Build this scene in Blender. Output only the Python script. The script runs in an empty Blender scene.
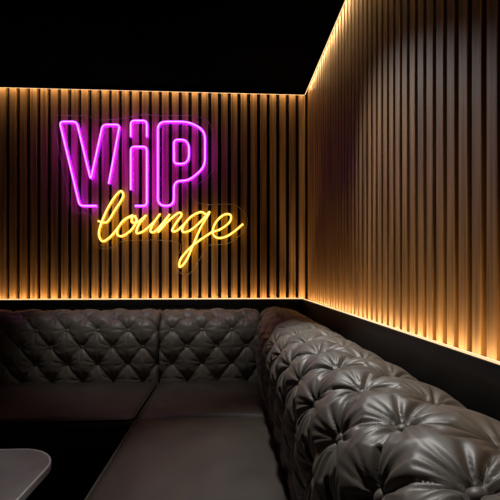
import bpy, bmesh, math, random
import numpy as np
from mathutils import Vector, noise, Matrix
random.seed(4)
C = bpy.context.scene.collection
bpy.context.scene.view_settings.view_transform = 'Standard'
F = 400.0
YAW = math.radians(3.15)
EYE = 1.1

# ---------------------------------------------------------------- camera
cd = bpy.data.cameras.new("camera"); cam = bpy.data.objects.new("camera", cd); C.objects.link(cam)
cam.location = (0, 0, EYE); cam.rotation_euler = (math.pi/2, 0, -YAW)
cd.lens = 36*F/500; cd.sensor_width = 36; cd.shift_y = 0.048; cd.clip_start = 0.02
bpy.context.scene.camera = cam

# ---------------------------------------------------------------- materials
def mat(name, col, rough=0.5, metal=0.0, bump=0.0, bscale=300, var=0.0, vscale=8, spec=0.5, coat=0.0):
    m = bpy.data.materials.new(name); m.use_nodes = True
    nt = m.node_tree; b = nt.nodes["Principled BSDF"]
    b.inputs["Base Color"].default_value = (*col, 1); b.inputs["Roughness"].default_value = rough
    b.inputs["Metallic"].default_value = metal; b.inputs["Specular IOR Level"].default_value = spec
    b.inputs["Coat Weight"].default_value = coat
    tc = nt.nodes.new("ShaderNodeTexCoord")
    if var > 0:
        n = nt.nodes.new("ShaderNodeTexNoise"); n.inputs["Scale"].default_value = vscale; n.inputs["Detail"].default_value = 5
        r = nt.nodes.new("ShaderNodeValToRGB")
        r.color_ramp.elements[0].position = 0.3; r.color_ramp.elements[1].position = 0.7
        r.color_ramp.elements[0].color = (*[c*(1-var) for c in col], 1)
        r.color_ramp.elements[1].color = (*[min(1, c*(1+var)) for c in col], 1)
        nt.links.new(tc.outputs["Object"], n.inputs["Vector"]); nt.links.new(n.outputs["Fac"], r.inputs["Fac"])
        nt.links.new(r.outputs["Color"], b.inputs["Base Color"])
    if bump > 0:
        n2 = nt.nodes.new("ShaderNodeTexVoronoi"); n2.inputs["Scale"].default_value = bscale
        bp = nt.nodes.new("ShaderNodeBump"); bp.inputs["Strength"].default_value = bump; bp.inputs["Distance"].default_value = 0.001
        nt.links.new(tc.outputs["Object"], n2.inputs["Vector"]); nt.links.new(n2.outputs["Distance"], bp.inputs["Height"])
        nt.links.new(bp.outputs["Normal"], b.inputs["Normal"])
    return m

def emis(name, col, s, body=(0.5,0.5,0.5)):
    m = bpy.data.materials.new(name); m.use_nodes = True
    b = m.node_tree.nodes["Principled BSDF"]
    b.inputs["Base Color"].default_value = (*body, 1); b.inputs["Specular IOR Level"].default_value = 0.1
    b.inputs["Emission Color"].default_value = (*col, 1); b.inputs["Emission Strength"].default_value = s
    return m

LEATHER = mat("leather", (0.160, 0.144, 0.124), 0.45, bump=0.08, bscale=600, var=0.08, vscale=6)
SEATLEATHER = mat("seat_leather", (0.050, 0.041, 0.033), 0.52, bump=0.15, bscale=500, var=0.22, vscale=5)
BLACK = mat("black_paint", (0.006, 0.006, 0.007), 0.5, var=0.2, vscale=3)
CEIL = mat("black_ceiling", (0.0015, 0.0015, 0.002), 0.9, var=0.2, vscale=2, spec=0.0)
GLOSSBLACK = mat("black_lacquer", (0.006, 0.006, 0.007), 0.45, var=0.2, vscale=3, spec=0.3)
FLOOR = mat("dark_carpet", (0.008, 0.007, 0.007), 0.9, var=0.3, vscale=60, bump=0.3, bscale=200)
TOPM = mat("table_stone", (0.30, 0.29, 0.29), 0.4, var=0.10, vscale=12)
RIMM = mat("table_rim", (0.8, 0.79, 0.78), 0.35, metal=0.0)
METAL = mat("dark_metal", (0.05, 0.05, 0.05), 0.35, metal=1.0)
STEEL = mat("steel", (0.5, 0.5, 0.5), 0.3, metal=1.0)

WOOD = bpy.data.materials.new("slat_wood"); WOOD.use_nodes = True
nt = WOOD.node_tree; b = nt.nodes["Principled BSDF"]
tc = nt.nodes.new("ShaderNodeTexCoord"); mp = nt.nodes.new("ShaderNodeMapping"); mp.inputs["Scale"].default_value = (45, 45, 1.3)
n = nt.nodes.new("ShaderNodeTexNoise"); n.inputs["Scale"].default_value = 1.6; n.inputs["Detail"].default_value = 8
r = nt.nodes.new("ShaderNodeValToRGB")
r.color_ramp.elements[0].position = 0.32; r.color_ramp.elements[0].color = (0.085, 0.045, 0.017, 1)
r.color_ramp.elements[1].position = 0.70; r.color_ramp.elements[1].color = (0.28, 0.155, 0.058, 1)
nt.links.new(tc.outputs["Object"], mp.inputs["Vector"]); nt.links.new(mp.outputs["Vector"], n.inputs["Vector"])
nt.links.new(n.outputs["Fac"], r.inputs["Fac"]); nt.links.new(r.outputs["Color"], b.inputs["Base Color"])
b.inputs["Roughness"].default_value = 0.5
BACKING = mat("slat_backing_felt", (0.004, 0.003, 0.003), 0.9, var=0.2, vscale=30, spec=0.1)

WARM = emis("led_warm", (1.0, 0.66, 0.32), 1.1)
PURPLE = emis("neon_purple", (0.44, 0.008, 0.82), 2.1, (0.3,0.05,0.5))
PURPLEB = emis("neon_purple_halo_boost", (0.42, 0.006, 0.80), 26.0, (0.3,0.05,0.5))  # stronger emission added on tube backs to throw a purple halo on the wall
PCORE = emis("neon_purple_core", (1.0, 0.42, 1.0), 1.5, (0.3,0.05,0.5))
YELLOW = emis("neon_yellow", (1.0, 0.57, 0.03), 1.3, (0.5,0.3,0.05))
YELLOWB = emis("neon_yellow_halo_boost", (1.0, 0.55, 0.03), 10.0, (0.5,0.3,0.05))  # added glow behind the script, spills yellow onto the slats
YCORE = emis("neon_yellow_core", (1.0, 0.88, 0.38), 1.4, (0.5,0.3,0.05))
ACR = bpy.data.materials.new("clear_acrylic"); ACR.use_nodes = True
nt = ACR.node_tree; nt.nodes.clear()
o = nt.nodes.new("ShaderNodeOutputMaterial"); tr = nt.nodes.new("ShaderNodeBsdfTransparent"); gl = nt.nodes.new("ShaderNodeBsdfGlossy")
gl.inputs["Roughness"].default_value = 0.15; mx = nt.nodes.new("ShaderNodeMixShader"); mx.inputs["Fac"].default_value = 0.05
tr.inputs["Color"].default_value = (0.95, 0.95, 0.95, 1)
nt.links.new(tr.outputs[0], mx.inputs[1]); nt.links.new(gl.outputs[0], mx.inputs[2]); nt.links.new(mx.outputs[0], o.inputs["Surface"])
ACREDGE = mat("acrylic_edge", (0.20, 0.19, 0.19), 0.3)

# ---------------------------------------------------------------- helpers
def obj(name, verts, faces, mats, smooth=False, mi=None, recalc=True):
    me = bpy.data.meshes.new(name); me.from_pydata([tuple(v) for v in verts], [], [tuple(f) for f in faces])
    for m in mats: me.materials.append(m)
    if mi is not None: me.polygons.foreach_set("material_index", mi)
    if recalc:
        bm = bmesh.new(); bm.from_mesh(me); bmesh.ops.recalc_face_normals(bm, faces=bm.faces); bm.to_mesh(me); bm.free()
    if smooth: me.polygons.foreach_set("use_smooth", [True]*len(me.polygons))
    ob = bpy.data.objects.new(name, me); C.objects.link(ob); return ob

class MB:
    def __init__(s): s.v=[]; s.f=[]; s.m=[]
    def box(s, x0,x1,y0,y1,z0,z1, mi=0):
        k=len(s.v)
        s.v += [(x0,y0,z0),(x1,y0,z0),(x1,y1,z0),(x0,y1,z0),(x0,y0,z1),(x1,y0,z1),(x1,y1,z1),(x0,y1,z1)]
        for q in [(0,3,2,1),(4,5,6,7),(0,1,5,4),(1,2,6,5),(2,3,7,6),(3,0,4,7)]:
            s.f.append(tuple(k+i for i in q)); s.m.append(mi)
    def make(s, name, mats, **kw): return obj(name, s.v, s.f, mats, mi=s.m, **kw)

def parent(ch, par):
    ch.parent = par; ch.location = ch.location - par.location
def empty(name, loc, label, cat):
    e = bpy.data.objects.new(name, None); e.empty_display_size = 0.1; C.objects.link(e); e.location = loc
    e["label"] = label; e["category"] = cat; return e
def struct(o): o["kind"] = "structure"; return o

# ---------------------------------------------------------------- room
XL, XR = -2.7, 0.575      # XR = slat face plane of the side wall
YB, YN = 2.87, -1.3       # YB = slat face plane of back wall
ZL, ZC = 0.927, 2.385
SD = 0.034                # slat depth
PITCH, SW = 0.070, 0.045
RPITCH, RSW = 0.054, 0.033
GAP = 0.026               # cove gap at ceiling
m = MB()
m.box(XL-0.1, XR+0.2, YB+SD, YB+0.15, 0, ZC+0.16, 1)
m.box(XL, XR, YB-0.04, YB+SD, 0, ZL-0.045, 2)
x = XR - 0.018 - SW
while x > XL:
    m.box(x, x+SW, YB, YB+SD+0.001, ZL-0.045, ZC+0.13, 0); x -= PITCH
struct(m.make("wall_back", [WOOD, BACKING, GLOSSBLACK]))
m = MB()
m.box(XR+SD, XR+0.15, YN-0.1, YB+SD, 0, ZC+0.16, 1)
m.box(XR-0.04, XR+SD, YN, YB-0.04, 0, ZL-0.045, 2)
y = YB - 0.012 - RSW
while y > YN:
    m.box(XR, XR+SD+0.001, y, y+RSW, ZL-0.045, ZC+0.13, 0); y -= RPITCH
struct(m.make("wall_right", [WOOD, BACKING, GLOSSBLACK]))
m = MB(); m.box(XL-0.15, XL, YN, YB+SD, 0, ZC+0.1); struct(m.make("wall_left", [BLACK]))
m = MB(); m.box(XL-0.15, XR+0.15, YN-0.15, YN, 0, ZC+0.1); struct(m.make("wall_front", [BLACK]))
m = MB(); m.box(XL-0.15, XR+0.15, YN-0.15, YB+0.15, -0.1, 0); struct(m.make("floor", [FLOOR]))
m = MB(); m.box(XL, XR-GAP, YN, YB-GAP, ZC, ZC+0.02); m.box(XL-0.1, XR+0.1, YN-0.1, YB+0.1, ZC+0.13, ZC+0.2); struct(m.make("ceiling", [CEIL]))
LIP=0.004
m = MB(); m.box(XL, XR-0.05, YB-0.05, YB-0.04, ZL-0.045, ZL-LIP); m.box(XL, XR-0.05, YB-0.04, YB, ZL-0.045, ZL-0.035); struct(m.make("trim_1", [GLOSSBLACK]))
m = MB(); m.box(XR-0.05, XR-0.04, YN, YB-0.05, ZL-0.045, ZL-LIP); m.box(XR-0.04, XR, YN, YB-0.05, ZL-0.045, ZL-0.035); struct(m.make("trim_2", [GLOSSBLACK]))

def strip(box, lab):
    m = MB(); m.box(*box); o = m.make("led_strip_light", [WARM]); o["label"] = lab; o["category"] = "light strip"; o["group"] = "warm cove lighting"
strip((XL+.01, XR-0.041, YB-0.048, YB-0.041, ZL-LIP, ZL+0.003), "warm glowing strip on black ledge under slatted wall")
strip((XR-0.046, XR-0.041, YN+.01, YB-0.052, ZL-LIP, ZL+0.001), "warm glowing strip on black ledge beside long sofa")
strip((XL+.01, XR-GAP, YB-GAP+.001, YB-GAP+.006, ZC, ZC+0.008), "warm glowing strip where slatted wall meets black ceiling")
strip((XR-GAP+.001, XR-GAP+.005, YN+.01, YB-GAP, ZC, ZC+0.008), "warm glowing strip along side wall and ceiling edge")

# ---------------------------------------------------------------- tufted backrest
PROF = [(.33,.36),(.335,.45),(.345,.55),(.352,.64),(.35,.715),(.335,.78),(.30,.83),(.245,.86),(.18,.868),(.115,.86),(.06,.84),(.025,.81),(.012,.76),(.006,.6),(.006,.4),(.006,.36)]
def resample(P, step):
    P = np.array(P, float)
    out = []
    n = len(P)
    for i in range(n-1):
        p0=P[max(i-1,0)];p1=P[i];p2=P[i+1];p3=P[min(i+2,n-1)]
        for t in np.linspace(0,1,24,endpoint=False):
            out.append(0.5*((2*p1)+(-p0+p2)*t+(2*p0-5*p1+4*p2-p3)*t*t+(-p0+3*p1-3*p2+p3)*t**3))
    out.append(P[-1]); out=np.array(out)
    d=np.r_[0,np.cumsum(np.linalg.norm(np.diff(out,axis=0),axis=1))]
    k=int(d[-1]/step); tt=np.linspace(0,d[-1],k)
    return np.c_[np.interp(tt,d,out[:,0]),np.interp(tt,d,out[:,1])], tt

def backrest(origin, along, outw, L, step=0.007, hs=0.092, rs=0.106, amp=0.042, phase=0, t0=0.085, rows=7, er=(0.03,0.03), pl=1.0):
    P, tt = resample(PROF, step)
    tan = np.gradient(P, axis=0); tan /= np.linalg.norm(tan,axis=1)[:,None]
    nor = np.c_[tan[:,1], -tan[:,0]]
    ns = int(L/step)+1
    S = np.linspace(0, L, ns)
    s = (S[:,None]/hs + phase) * np.ones((1,len(tt)))
    t = ((tt-t0)/rs)[None,:] * np.ones((ns,1))
    Tm = rows-1
    tc_ = np.clip(t, 0, Tm)
    a=(s+tc_)/2; b_=(s-tc_)/2
    sa=np.abs(np.sin(np.pi*a)); sb=np.abs(np.sin(np.pi*b_))
    rr=np.full(s.shape,9.0); th=np.zeros(s.shape); sB=np.zeros(s.shape); tB=np.zeros(s.shape)
    for j in range(rows):
        sn=np.round((s-j)/2)*2+j
        dx=(s-sn)*hs; dy=(t-j)*rs; d=np.sqrt(dx*dx+dy*dy); k=d<rr
        rr=np.where(k,d,rr); th=np.where(k,np.arctan2(dy,dx),th); sB=np.where(k,sn,sB); tB=np.where(k,j,tB)
    fold=np.minimum(sa,sb)
    sharp=1-np.exp(-fold/0.12)
    dome=np.sqrt(sa*sb)
    dent=1-np.exp(-(rr/0.034)**0.9)
    j1=np.sin(sB*12.9898+tB*78.233)*43.7; j1=(j1-np.floor(j1))*6.28
    v1=(0.5+0.5*np.cos(8*th+j1))**5
    v2=(0.5+0.5*np.cos(13*th+2.3*j1))**6
    env=np.exp(-(rr/0.072)**2)*(1-np.exp(-(rr/0.013)**2))
    pleat=-(0.22*v1+0.18*v2)*env*pl
    h = 0.18*sharp+0.19*dome+0.63*dent + pleat
    zt = tt
    mask = np.clip((zt-0.0)/0.06,0,1)*np.clip((0.80-zt)/0.06,0,1)
    disp = (h-1.0)*amp*mask[None,:] + 0.009*mask[None,:]
    disp += 0.002*np.sin(S*23+1.3)[:,None]*np.cos(zt*19)[None,:]*mask[None,:]
    def ins(e,r):
        e=np.clip(e,0,r); return r-np.sqrt(np.maximum(r*r-(r-e)**2,0))
    inset=ins(S,er[0])+ins(L-S,er[1])
    disp = disp - inset[:,None]*np.clip(mask,0.0,1)[None,:]
    D = P[None,:,0]+nor[None,:,0]*disp
    Z = P[None,:,1]+nor[None,:,1]*disp
    D = np.maximum(D,0.004)
    origin=np.array(origin,float); al=np.array(along,float); ow=np.array(outw,float)
    V = origin[None,None,:]+S[:,None,None]*al+D[:,:,None]*ow
    V[:,:,2]+=Z
    n=len(tt); verts=V.reshape(-1,3).tolist(); faces=[]
    for i in range(ns-1):
        for j in range(n):
            j2=(j+1)%n
            faces.append((i*n+j,(i+1)*n+j,(i+1)*n+j2,i*n+j2))
    faces.append(tuple(range(n))); faces.append(tuple(range((ns-1)*n+n-1,(ns-1)*n-1,-1)))
    for jb in range(rows):
        for i in range(int(s.min())-1, int(s.max())+2):
            if (i+jb)%2: continue
            sp=(i-phase)*hs
            if sp<0.02 or sp>L-0.02: continue
            tp=t0+jb*rs
            pd=np.array([np.interp(tp,tt,P[:,0]),np.interp(tp,tt,P[:,1])])
            k=int(np.argmin(np.abs(tt-tp)))
            nn=ow*nor[k,0]+np.array([0,0,1.])*nor[k,1]
            tg=ow*tan[k,0]+np.array([0,0,1.])*tan[k,1]
            mk=min(1,max(0,(0.80-tp)/0.06))
            if mk<0.5: continue
            c=origin+sp*al+ow*pd[0]+np.array([0,0,1.])*pd[1]+nn*(0.009-amp+0.009)
            base=len(verts); R=0.0135; N=16
            for ring,(q,hh) in enumerate([(0.9,-0.008),(1.0,0.001),(0.88,0.0045),(0.55,0.0075),(0.2,0.009)]):
                for w in range(N):
                    an=2*math.pi*w/N
                    verts.append((c+R*q*(math.cos(an)*al+math.sin(an)*tg)+nn*hh).tolist())
            for ring in range(4):
                for w in range(N):
                    w2=(w+1)%N
                    faces.append((base+ring*N+w,base+ring*N+w2,base+(ring+1)*N+w2,base+(ring+1)*N+w))
            faces.append(tuple(base+4*N+w for w in range(N)))
    return obj("backrest", verts, faces, [LEATHER], smooth=True)

def cushion(name, x0,x1,y0,y1,z0,z1, r=0.035, crown=0.02, M=None, cuts=34, seed=0, wr=0.004):
    bm=bmesh.new(); bmesh.ops.create_cube(bm,size=2); bmesh.ops.subdivide_edges(bm,edges=bm.edges[:],cuts=cuts,use_grid_fill=True)
    hx,hy,hz=(x1-x0)/2,(y1-y0)/2,(z1-z0)/2; cx,cy,cz=(x0+x1)/2,(y0+y1)/2,(z0+z1)/2
    g=lambda t: math.sin(t*math.pi/2)
    for v in bm.verts:
        a,b2,c2=g(v.co.x),g(v.co.y),g(v.co.z)
        p=Vector((a*hx,b2*hy,c2*hz))
        q=Vector((max(-hx+r,min(hx-r,p.x)),max(-hy+r,min(hy-r,p.y)),max(-hz+r,min(hz-r,p.z))))
        d=p-q
        if d.length>1e-6: p=q+d.normalized()*r
        if c2>0.5:
            p.z+=crown*(1-abs(a)**4)*(1-abs(b2)**4)
            nv=Vector((p.x+seed*3.1,p.y,0))
            p.z+=wr*(noise.noise(nv*7)+0.5*noise.noise(nv*16))*(1-a**8)*(1-b2**8)
        v.co=Vector((cx,cy,cz))+p
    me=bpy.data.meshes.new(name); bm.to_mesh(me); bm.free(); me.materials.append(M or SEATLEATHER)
    me.polygons.foreach_set("use_smooth",[True]*len(me.polygons))
    o=bpy.data.objects.new(name,me); C.objects.link(o); return o

def rounded(x0,x1,y0,y1,r,n=18):
    pts=[]
    for cx,cy,a0 in [(x1-r,y1-r,0),(x0+r,y1-r,90),(x0+r,y0+r,180),(x1-r,y0+r,270)]:
        for i in range(n+1):
            a=math.radians(a0+90*i/n); pts.append((cx+r*math.cos(a),cy+r*math.sin(a)))
    return pts
def seat(par, x0,x1,y0,y1,z1,seed,cuts=34):
    r=0.035
    c=cushion("seat_cushion",x0,x1,y0,y1,0.27,z1,seed=seed,cuts=cuts,wr=0.007)
    pts=rounded(x0+.008,x1-.008,y0+.008,y1-.008,r-.006,6); zz=z1-.0085; n=len(pts); v=[];f=[]; K=8; R=0.005
    for i,p in enumerate(pts):
        a=Vector(pts[i-1]);b=Vector(pts[(i+1)%n]); tg=(b-a).normalized(); nr=Vector((tg.y,-tg.x))
        for k in range(K):
            an=2*math.pi*k/K; v.append((p[0]+nr.x*R*math.cos(an),p[1]+nr.y*R*math.cos(an),zz+R*math.sin(an)))
    for i in range(n):
        j=(i+1)%n
        for k in range(K):
            k2=(k+1)%K; f.append((i*K+k,j*K+k,j*K+k2,i*K+k2))
    w_=obj("piping",v,f,[SEATLEATHER],smooth=True)
    parent(c,par)
    w_.parent=c; w_.location=-par.location-c.location

def base_part(x0,x1,y0,y1,z0,z1):
    return cushion("base",x0,x1,y0,y1,z0,z1,r=0.015,crown=0,cuts=16,wr=0)
def leg(x,y):
    bm=bmesh.new(); bmesh.ops.create_cone(bm,cap_ends=True,segments=20,radius1=0.018,radius2=0.026,depth=0.08)
    me=bpy.data.meshes.new("leg"); bm.to_mesh(me); bm.free(); me.materials.append(METAL)
    o=bpy.data.objects.new("leg",me); C.objects.link(o); o.location=(x,y,0.04); return o

WY = YB-0.052
WX = XR-0.052
XS = -0.425
XF = WX-0.325
YS = 1.86
HS=0.100
RS=0.118
Lc=WY-0.004-YS
YE=-0.75
e=empty("sofa_section",(-1.5,2.3,0),"dark taupe leather sofa section with button-tufted back against slatted wall","sofa")
for o in [backrest((XS-0.004,WY,0),(-1,0,0),(0,-1,0),2.1,phase=1,pl=.6,amp=.046),
          base_part(XS-2.10,XS-0.005,YS+0.02,WY-0.01,0.08,0.285),
          leg(XS-2.0,YS+.1),leg(XS-.1,YS+.1),leg(XS-2.0,WY-.1),leg(XS-.1,WY-.1)]: parent(o,e)
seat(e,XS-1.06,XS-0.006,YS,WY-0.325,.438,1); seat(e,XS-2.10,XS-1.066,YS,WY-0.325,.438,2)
e=empty("sofa_section",(-0.1,2.3,0),"dark taupe leather corner sofa section with square seat and tufted back","sofa")
for o in [backrest((XF+0.01,WY,0),(-1,0,0),(0,-1,0),XF+0.01-XS,phase=1,pl=.6,amp=.046),
          backrest((WX,WY-0.004,0),(0,-1,0),(-1,0,0),Lc,phase=0.4,er=(.03,.004),hs=HS,rs=RS,rows=6),
          base_part(XS,XF-0.005,YS+0.005,WY-0.01,0.08,0.285),
          leg(XS+.08,YS+.1),leg(XF-.08,YS+.1),leg(XS+.08,WY-.1),leg(XF-.08,WY-.1)]: parent(o,e)
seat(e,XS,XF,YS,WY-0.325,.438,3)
e=empty("sofa_section",(0.1,0.8,0),"long dark taupe leather sofa section with deeply button-tufted rolled back","sofa")
for o in [backrest((WX,YS-0.0015,0),(0,-1,0),(-1,0,0),YS-0.0015-YE,phase=0.4+(Lc+.0015)/HS,step=0.0042,er=(.004,.03),hs=HS,rs=RS,rows=6),
          base_part(XS+.02,XF-0.005,YE,YS-0.005,0.08,0.285),
          leg(XS+.1,YS-.1),leg(XS+.1,YE+.1),leg(XF-.1,YE+.1),leg(XF-.1,YS-.1)]: parent(o,e)
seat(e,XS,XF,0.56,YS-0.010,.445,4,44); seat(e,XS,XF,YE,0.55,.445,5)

# ---------------------------------------------------------------- table
def slab(name,pts_list,M):
    n=len(pts_list[0][0]); v=[];f=[]
    for pts,z in pts_list: v+=[(p[0],p[1],z) for p in pts]
    for k in range(len(pts_list)-1):
        for i in range(n):
            j=(i+1)%n; f.append((k*n+i,k*n+j,(k+1)*n+j,(k+1)*n+i))
    f.append(tuple(range(n))); f.append(tuple((len(pts_list)-1)*n+i for i in range(n)))
    return obj(name,v,f,[M])
TX0,TX1,TY0,TY1=-1.25,-0.63,0.72,1.60
e=empty("coffee_table",((TX0+TX1)/2,(TY0+TY1)/2,0),"low table with grey rounded top and pale rim beside the sofa","table")
R=lambda k,z:(rounded(TX0+k,TX1-k,TY0+k,TY1-k,0.17-k),z)
parts=[slab("tabletop",[R(.012,.395),R(.006,.40),R(.006,.419),R(.009,.421)],TOPM)]
v=[];f=[];rings=[R(.007,.396),R(0,.398),R(0,.420),R(.002,.4225),R(.006,.4225),R(.007,.420)]
n=len(rings[0][0])
for pts,z in rings: v+=[(p[0],p[1],z) for p in pts]
for k in range(len(rings)):
    k2=(k+1)%len(rings)
    for i in range(n):
        j=(i+1)%n; f.append((k*n+i,k*n+j,k2*n+j,k2*n+i))
o=obj("rim",v,f,[RIMM]); o["label"]="pale table edge band"; parts.append(o)
def cyl(name,x,y,z0,z1,r1,r2,M):
    bm=bmesh.new(); bmesh.ops.create_cone(bm,cap_ends=True,segments=40,radius1=r1,radius2=r2,depth=z1-z0)
    me=bpy.data.meshes.new(name); bm.to_mesh(me); bm.free(); me.materials.append(M)
    o=bpy.data.objects.new(name,me); C.objects.link(o); o.location=(x,y,(z0+z1)/2); return o
cx,cy=e.location.x,e.location.y
parts+=[cyl("pedestal",cx,cy,.02,.396,.04,.04,METAL),cyl("base_plate",cx,cy,0,.02,.23,.22,METAL)]
for o in parts: parent(o,e)

# ---------------------------------------------------------------- neon sign
SY = YB-0.055
def w(u,v,y=SY):
    a=math.atan((u-250)/F)+YAW; x=y*math.tan(a); dep=x*math.sin(YAW)+y*math.cos(YAW)
    return Vector((x,y,EYE-(v-274)*dep/F))
def smooth_path(pts,sub=8,closed=False,sh=0.0,dx=0):
    pts=[(p[0]+(232-p[1])*sh+dx,p[1]) for p in pts]
    out=[];n=len(pts)
    rng=range(n if closed else n-1)
    for i in rng:
        g=lambda k: Vector(pts[k%n]) if closed else Vector(pts[max(0,min(n-1,k))])
        p0,p1,p2,p3=g(i-1),g(i),g(i+1),g(i+2)
        for k in range(sub):
            t=k/sub; out.append(0.5*((2*p1)+(p2-p0)*t+(2*p0-5*p1+4*p2-p3)*t*t+(3*p1-p0-3*p2+p3)*t**3))
    if not closed: out.append(Vector(pts[-1]))
    return out
def round_path(pts,r=4,closed=False,n=5):
    out=[];N=len(pts)
    for i,p in enumerate(pts):
        p=Vector(p)
        if not closed and i in (0,N-1): out.append(p); continue
        a=Vector(pts[i-1]); c=Vector(pts[(i+1)%N])
        da=(a-p);dc=(c-p); ra=min(r,da.length*.48); rc=min(r,dc.length*.48)
        s_=p+da.normalized()*ra; e_=p+dc.normalized()*rc
        for k in range(n+1):
            t=k/n; out.append((1-t)**2*s_+2*t*(1-t)*p+t*t*e_)
    return out
def curve_mesh(paths,rad,y,clos):
    cu=bpy.data.curves.new("c",'CURVE'); cu.dimensions='3D'; cu.bevel_depth=rad; cu.bevel_resolution=5; cu.use_fill_caps=True
    for i,p in enumerate(paths):
        sp=cu.splines.new('POLY'); sp.points.add(len(p)-1)
        for q,pt in zip(sp.points,p):
            ww=w(pt[0],pt[1],SY); q.co=(ww.x,y,ww.z,1)
        if clos and clos[i]: sp.use_cyclic_u=True
    tmp=bpy.data.objects.new("t",cu); C.objects.link(tmp)
    dg=bpy.context.evaluated_depsgraph_get(); me=bpy.data.meshes.new_from_object(tmp.evaluated_get(dg))
    bpy.data.objects.remove(tmp); me.materials.clear(); return me
def tube(name,paths,M,rad,y=SY,clos=None,rear_boost=None,core=None):
    me=curve_mesh(paths,rad,y,clos); me.materials.append(M)
    if rear_boost: me.materials.append(rear_boost); me.materials.append(core)
    bm=bmesh.new(); bm.from_mesh(me)
    if rear_boost:
        bm.normal_update()
        for f in bm.faces: f.material_index = 1 if f.normal.y>0.5 else 0  # wall-facing faces take the added halo emission
        m2=curve_mesh(paths,rad*0.48,y-rad*0.66,clos); n0=len(bm.faces); bm.from_mesh(m2); bm.faces.ensure_lookup_table()
        for f in bm.faces[n0:]: f.material_index=2
    for f in bm.faces: f.smooth=True
    bm.to_mesh(me); bm.free(); me.name=name
    o=bpy.data.objects.new(name,me); C.objects.link(o); return o
e=empty("neon_sign",w(150,200,YB-0.01),"neon sign reading VIP in purple and lounge in yellow script","sign")
V=round_path([(97,206),(80,206),(60,122),(77,122),(91,180),(103,125),(120,125),(109,184)],4)
I0=round_path([(131,137),(131,121),(147,121),(147,137)],4)
I1=round_path([(131,190),(131,147),(147,147),(147,206),(135,206)],4)
P1=round_path([(174,206),(158,206),(158,122),(189,122),(205,131),(205,167),(189,181),(174,181)],8,True)
P2=round_path([(174,164),(174,140),(185,140),(189,145),(189,159),(185,164)],4,True)
sh=.38
script=smooth_path([(98,221),(107,222),(115,210),(123,197),(121,191),(114,198),(105,214),(99,232),(102,241),(109,238),(117,229),(124,220),(133,215)],8)
oo=smooth_path([(130,216),(122,218),(117,226),(118,234),(124,236),(131,229),(132,220),(127,216),(128,222),(134,222),(140,215)],8,sh=sh)
uu=smooth_path([(140,215),(136,225),(137,233),(143,231),(150,222),(153,214),(150,224),(150,231),(154,232),(158,226),(163,214)],8,sh=sh)
nn_=smooth_path([(163,214),(158,232),(164,221),(171,213),(175,215),(172,225),(172,231),(177,230),(183,221)],8,sh=sh)
gg=smooth_path([(200,215),(193,212),(185,217),(181,226),(183,232),(190,230),(197,221),(202,212),(199,228),(198,246),(197,261),(193,267),(191,259),(196,248),(203,240),(212,232)],8,sh=sh)
ee=smooth_path([(212,232),(220,229),(227,222),(226,215),(219,215),(213,223),(213,233),(220,238),(230,235),(241,224)],8,sh=sh*.7)
kids=[]
for ps,cl in [([V],[0]),([I0,I1],[0,0]),([P1,P2],[1,1])]:
    kids.append(tube("neon_letter_tube",ps,PURPLE,0.0100,clos=cl,rear_boost=PURPLEB,core=PCORE))
kids.append(tube("neon_script_tube",[script,oo,uu,nn_,gg,ee],YELLOW,0.0080,rear_boost=YELLOWB,core=YCORE))
kids[0]["label"]="glowing purple outline letter V"; kids[1]["label"]="glowing purple outline letter I"; kids[2]["label"]="glowing purple outline letter P"; kids[3]["label"]="glowing yellow script word lounge"
outl=smooth_path([(53,118),(64,115),(86,115),(96,119),(120,118),(140,114),(165,115),(192,115),(209,122),(213,148),(211,172),(197,185),(192,198),(205,204),(232,204),(243,211),(248,222),(241,234),(226,244),(209,245),(199,260),(190,273),(180,273),(176,262),(180,244),(160,240),(140,240),(122,241),(112,247),(100,248),(93,240),(91,222),(88,213),(76,212),(70,204),(60,160)],6,True)
BY=SY+0.016
vs=[Vector((w(p.x,p.y).x,BY,w(p.x,p.y).z)) for p in outl]; nv=len(vs)
ac=obj("acrylic_panel",[tuple(q) for q in vs],[tuple(range(nv))],[ACR]); ac["label"]="clear contour-cut acrylic backing"; kids.append(ac)
ed=tube("panel_edge",[outl],ACREDGE,0.0015,BY,[True]); ed["label"]="polished acrylic edge"; kids.append(ed)
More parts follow.
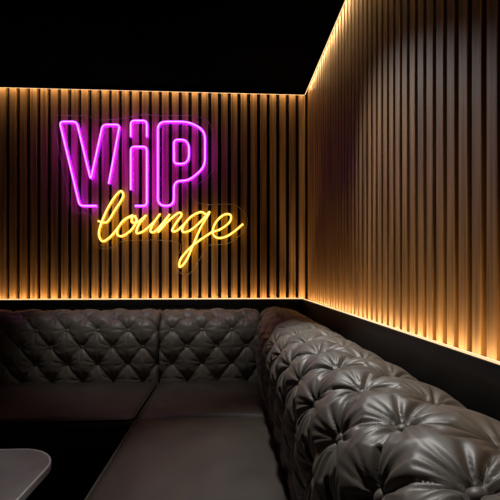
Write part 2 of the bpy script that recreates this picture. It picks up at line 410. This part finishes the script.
for (u,v) in [(72,118),(198,120),(236,239),(100,245),(84,209)]:
    p=w(u,v); bm=bmesh.new(); bmesh.ops.create_cone(bm,cap_ends=True,segments=16,radius1=.005,radius2=.005,depth=YB-BY+0.006)
    bmesh.ops.rotate(bm,verts=bm.verts,matrix=Matrix.Rotation(math.pi/2,3,'X'))
    me=bpy.data.meshes.new("standoff"); bm.to_mesh(me); bm.free(); me.materials.append(STEEL)
    o=bpy.data.objects.new("standoff",me); C.objects.link(o); o.location=(p.x,(BY+YB)/2-.003,p.z); kids.append(o)
for o in kids: parent(o,e)

# ---------------------------------------------------------------- lights
def line_light(mid, L, axis, direction, en, wd=0.012):
    l=bpy.data.lights.new("cove_light",'AREA'); l.shape='RECTANGLE'; l.size=L; l.size_y=wd; l.energy=en; l.color=(1,0.61,0.25)
    o=bpy.data.objects.new("cove_light",l); C.objects.link(o); o.location=mid
    X=Vector(axis).normalized(); Z=-Vector(direction).normalized(); Y=Z.cross(X)
    o.rotation_euler=Matrix((X,Y,Z)).transposed().to_euler(); return o
LB=XR-0.03-XL; LR=YB-0.03-YN
ml=(XR-0.03+XL)/2; mr=(YB-0.03+YN)/2
line_light((ml,YB-0.026,ZL-0.030),LB,(1,0,0),(0,0.0,1),13)
line_light((XR-0.029,mr,ZL-0.030),LR,(0,1,0),(-0.05,0,1),14)
line_light((ml,YB-GAP+.008,ZC+0.05),LB,(1,0,0),(0,0.1,-1),13)
line_light((XR-GAP+.008,mr,ZC+0.05),LR,(0,1,0),(0.0,0,-1),10)
def spot(loc,target,en,col,ang,blend=0.8,rad=0.06):
    l=bpy.data.lights.new("overhead_spot",'SPOT'); l.energy=en; l.color=col; l.spot_size=math.radians(ang); l.spot_blend=blend; l.shadow_soft_size=rad
    o=bpy.data.objects.new("overhead_spot",l); C.objects.link(o); o.location=loc
    o.rotation_euler=(Vector(target)-Vector(loc)).to_track_quat('-Z','Y').to_euler()
spot((0.22,1.85,2.34),(0.32,1.15,0.85),82,(1,0.98,0.94),64)
spot((-0.5,1.75,2.3),(-0.45,2.62,0.7),32,(1,0.96,0.90),56)
spot((-1.0,1.6,2.3),(-0.9,1.25,0.42),22,(1,0.98,0.98),34)  # extra spot, added only to brighten the table
w_=bpy.data.worlds.new("world"); bpy.context.scene.world=w_; w_.use_nodes=True
w_.node_tree.nodes["Background"].inputs[0].default_value=(0.5,0.49,0.48,1); w_.node_tree.nodes["Background"].inputs[1].default_value=0.02
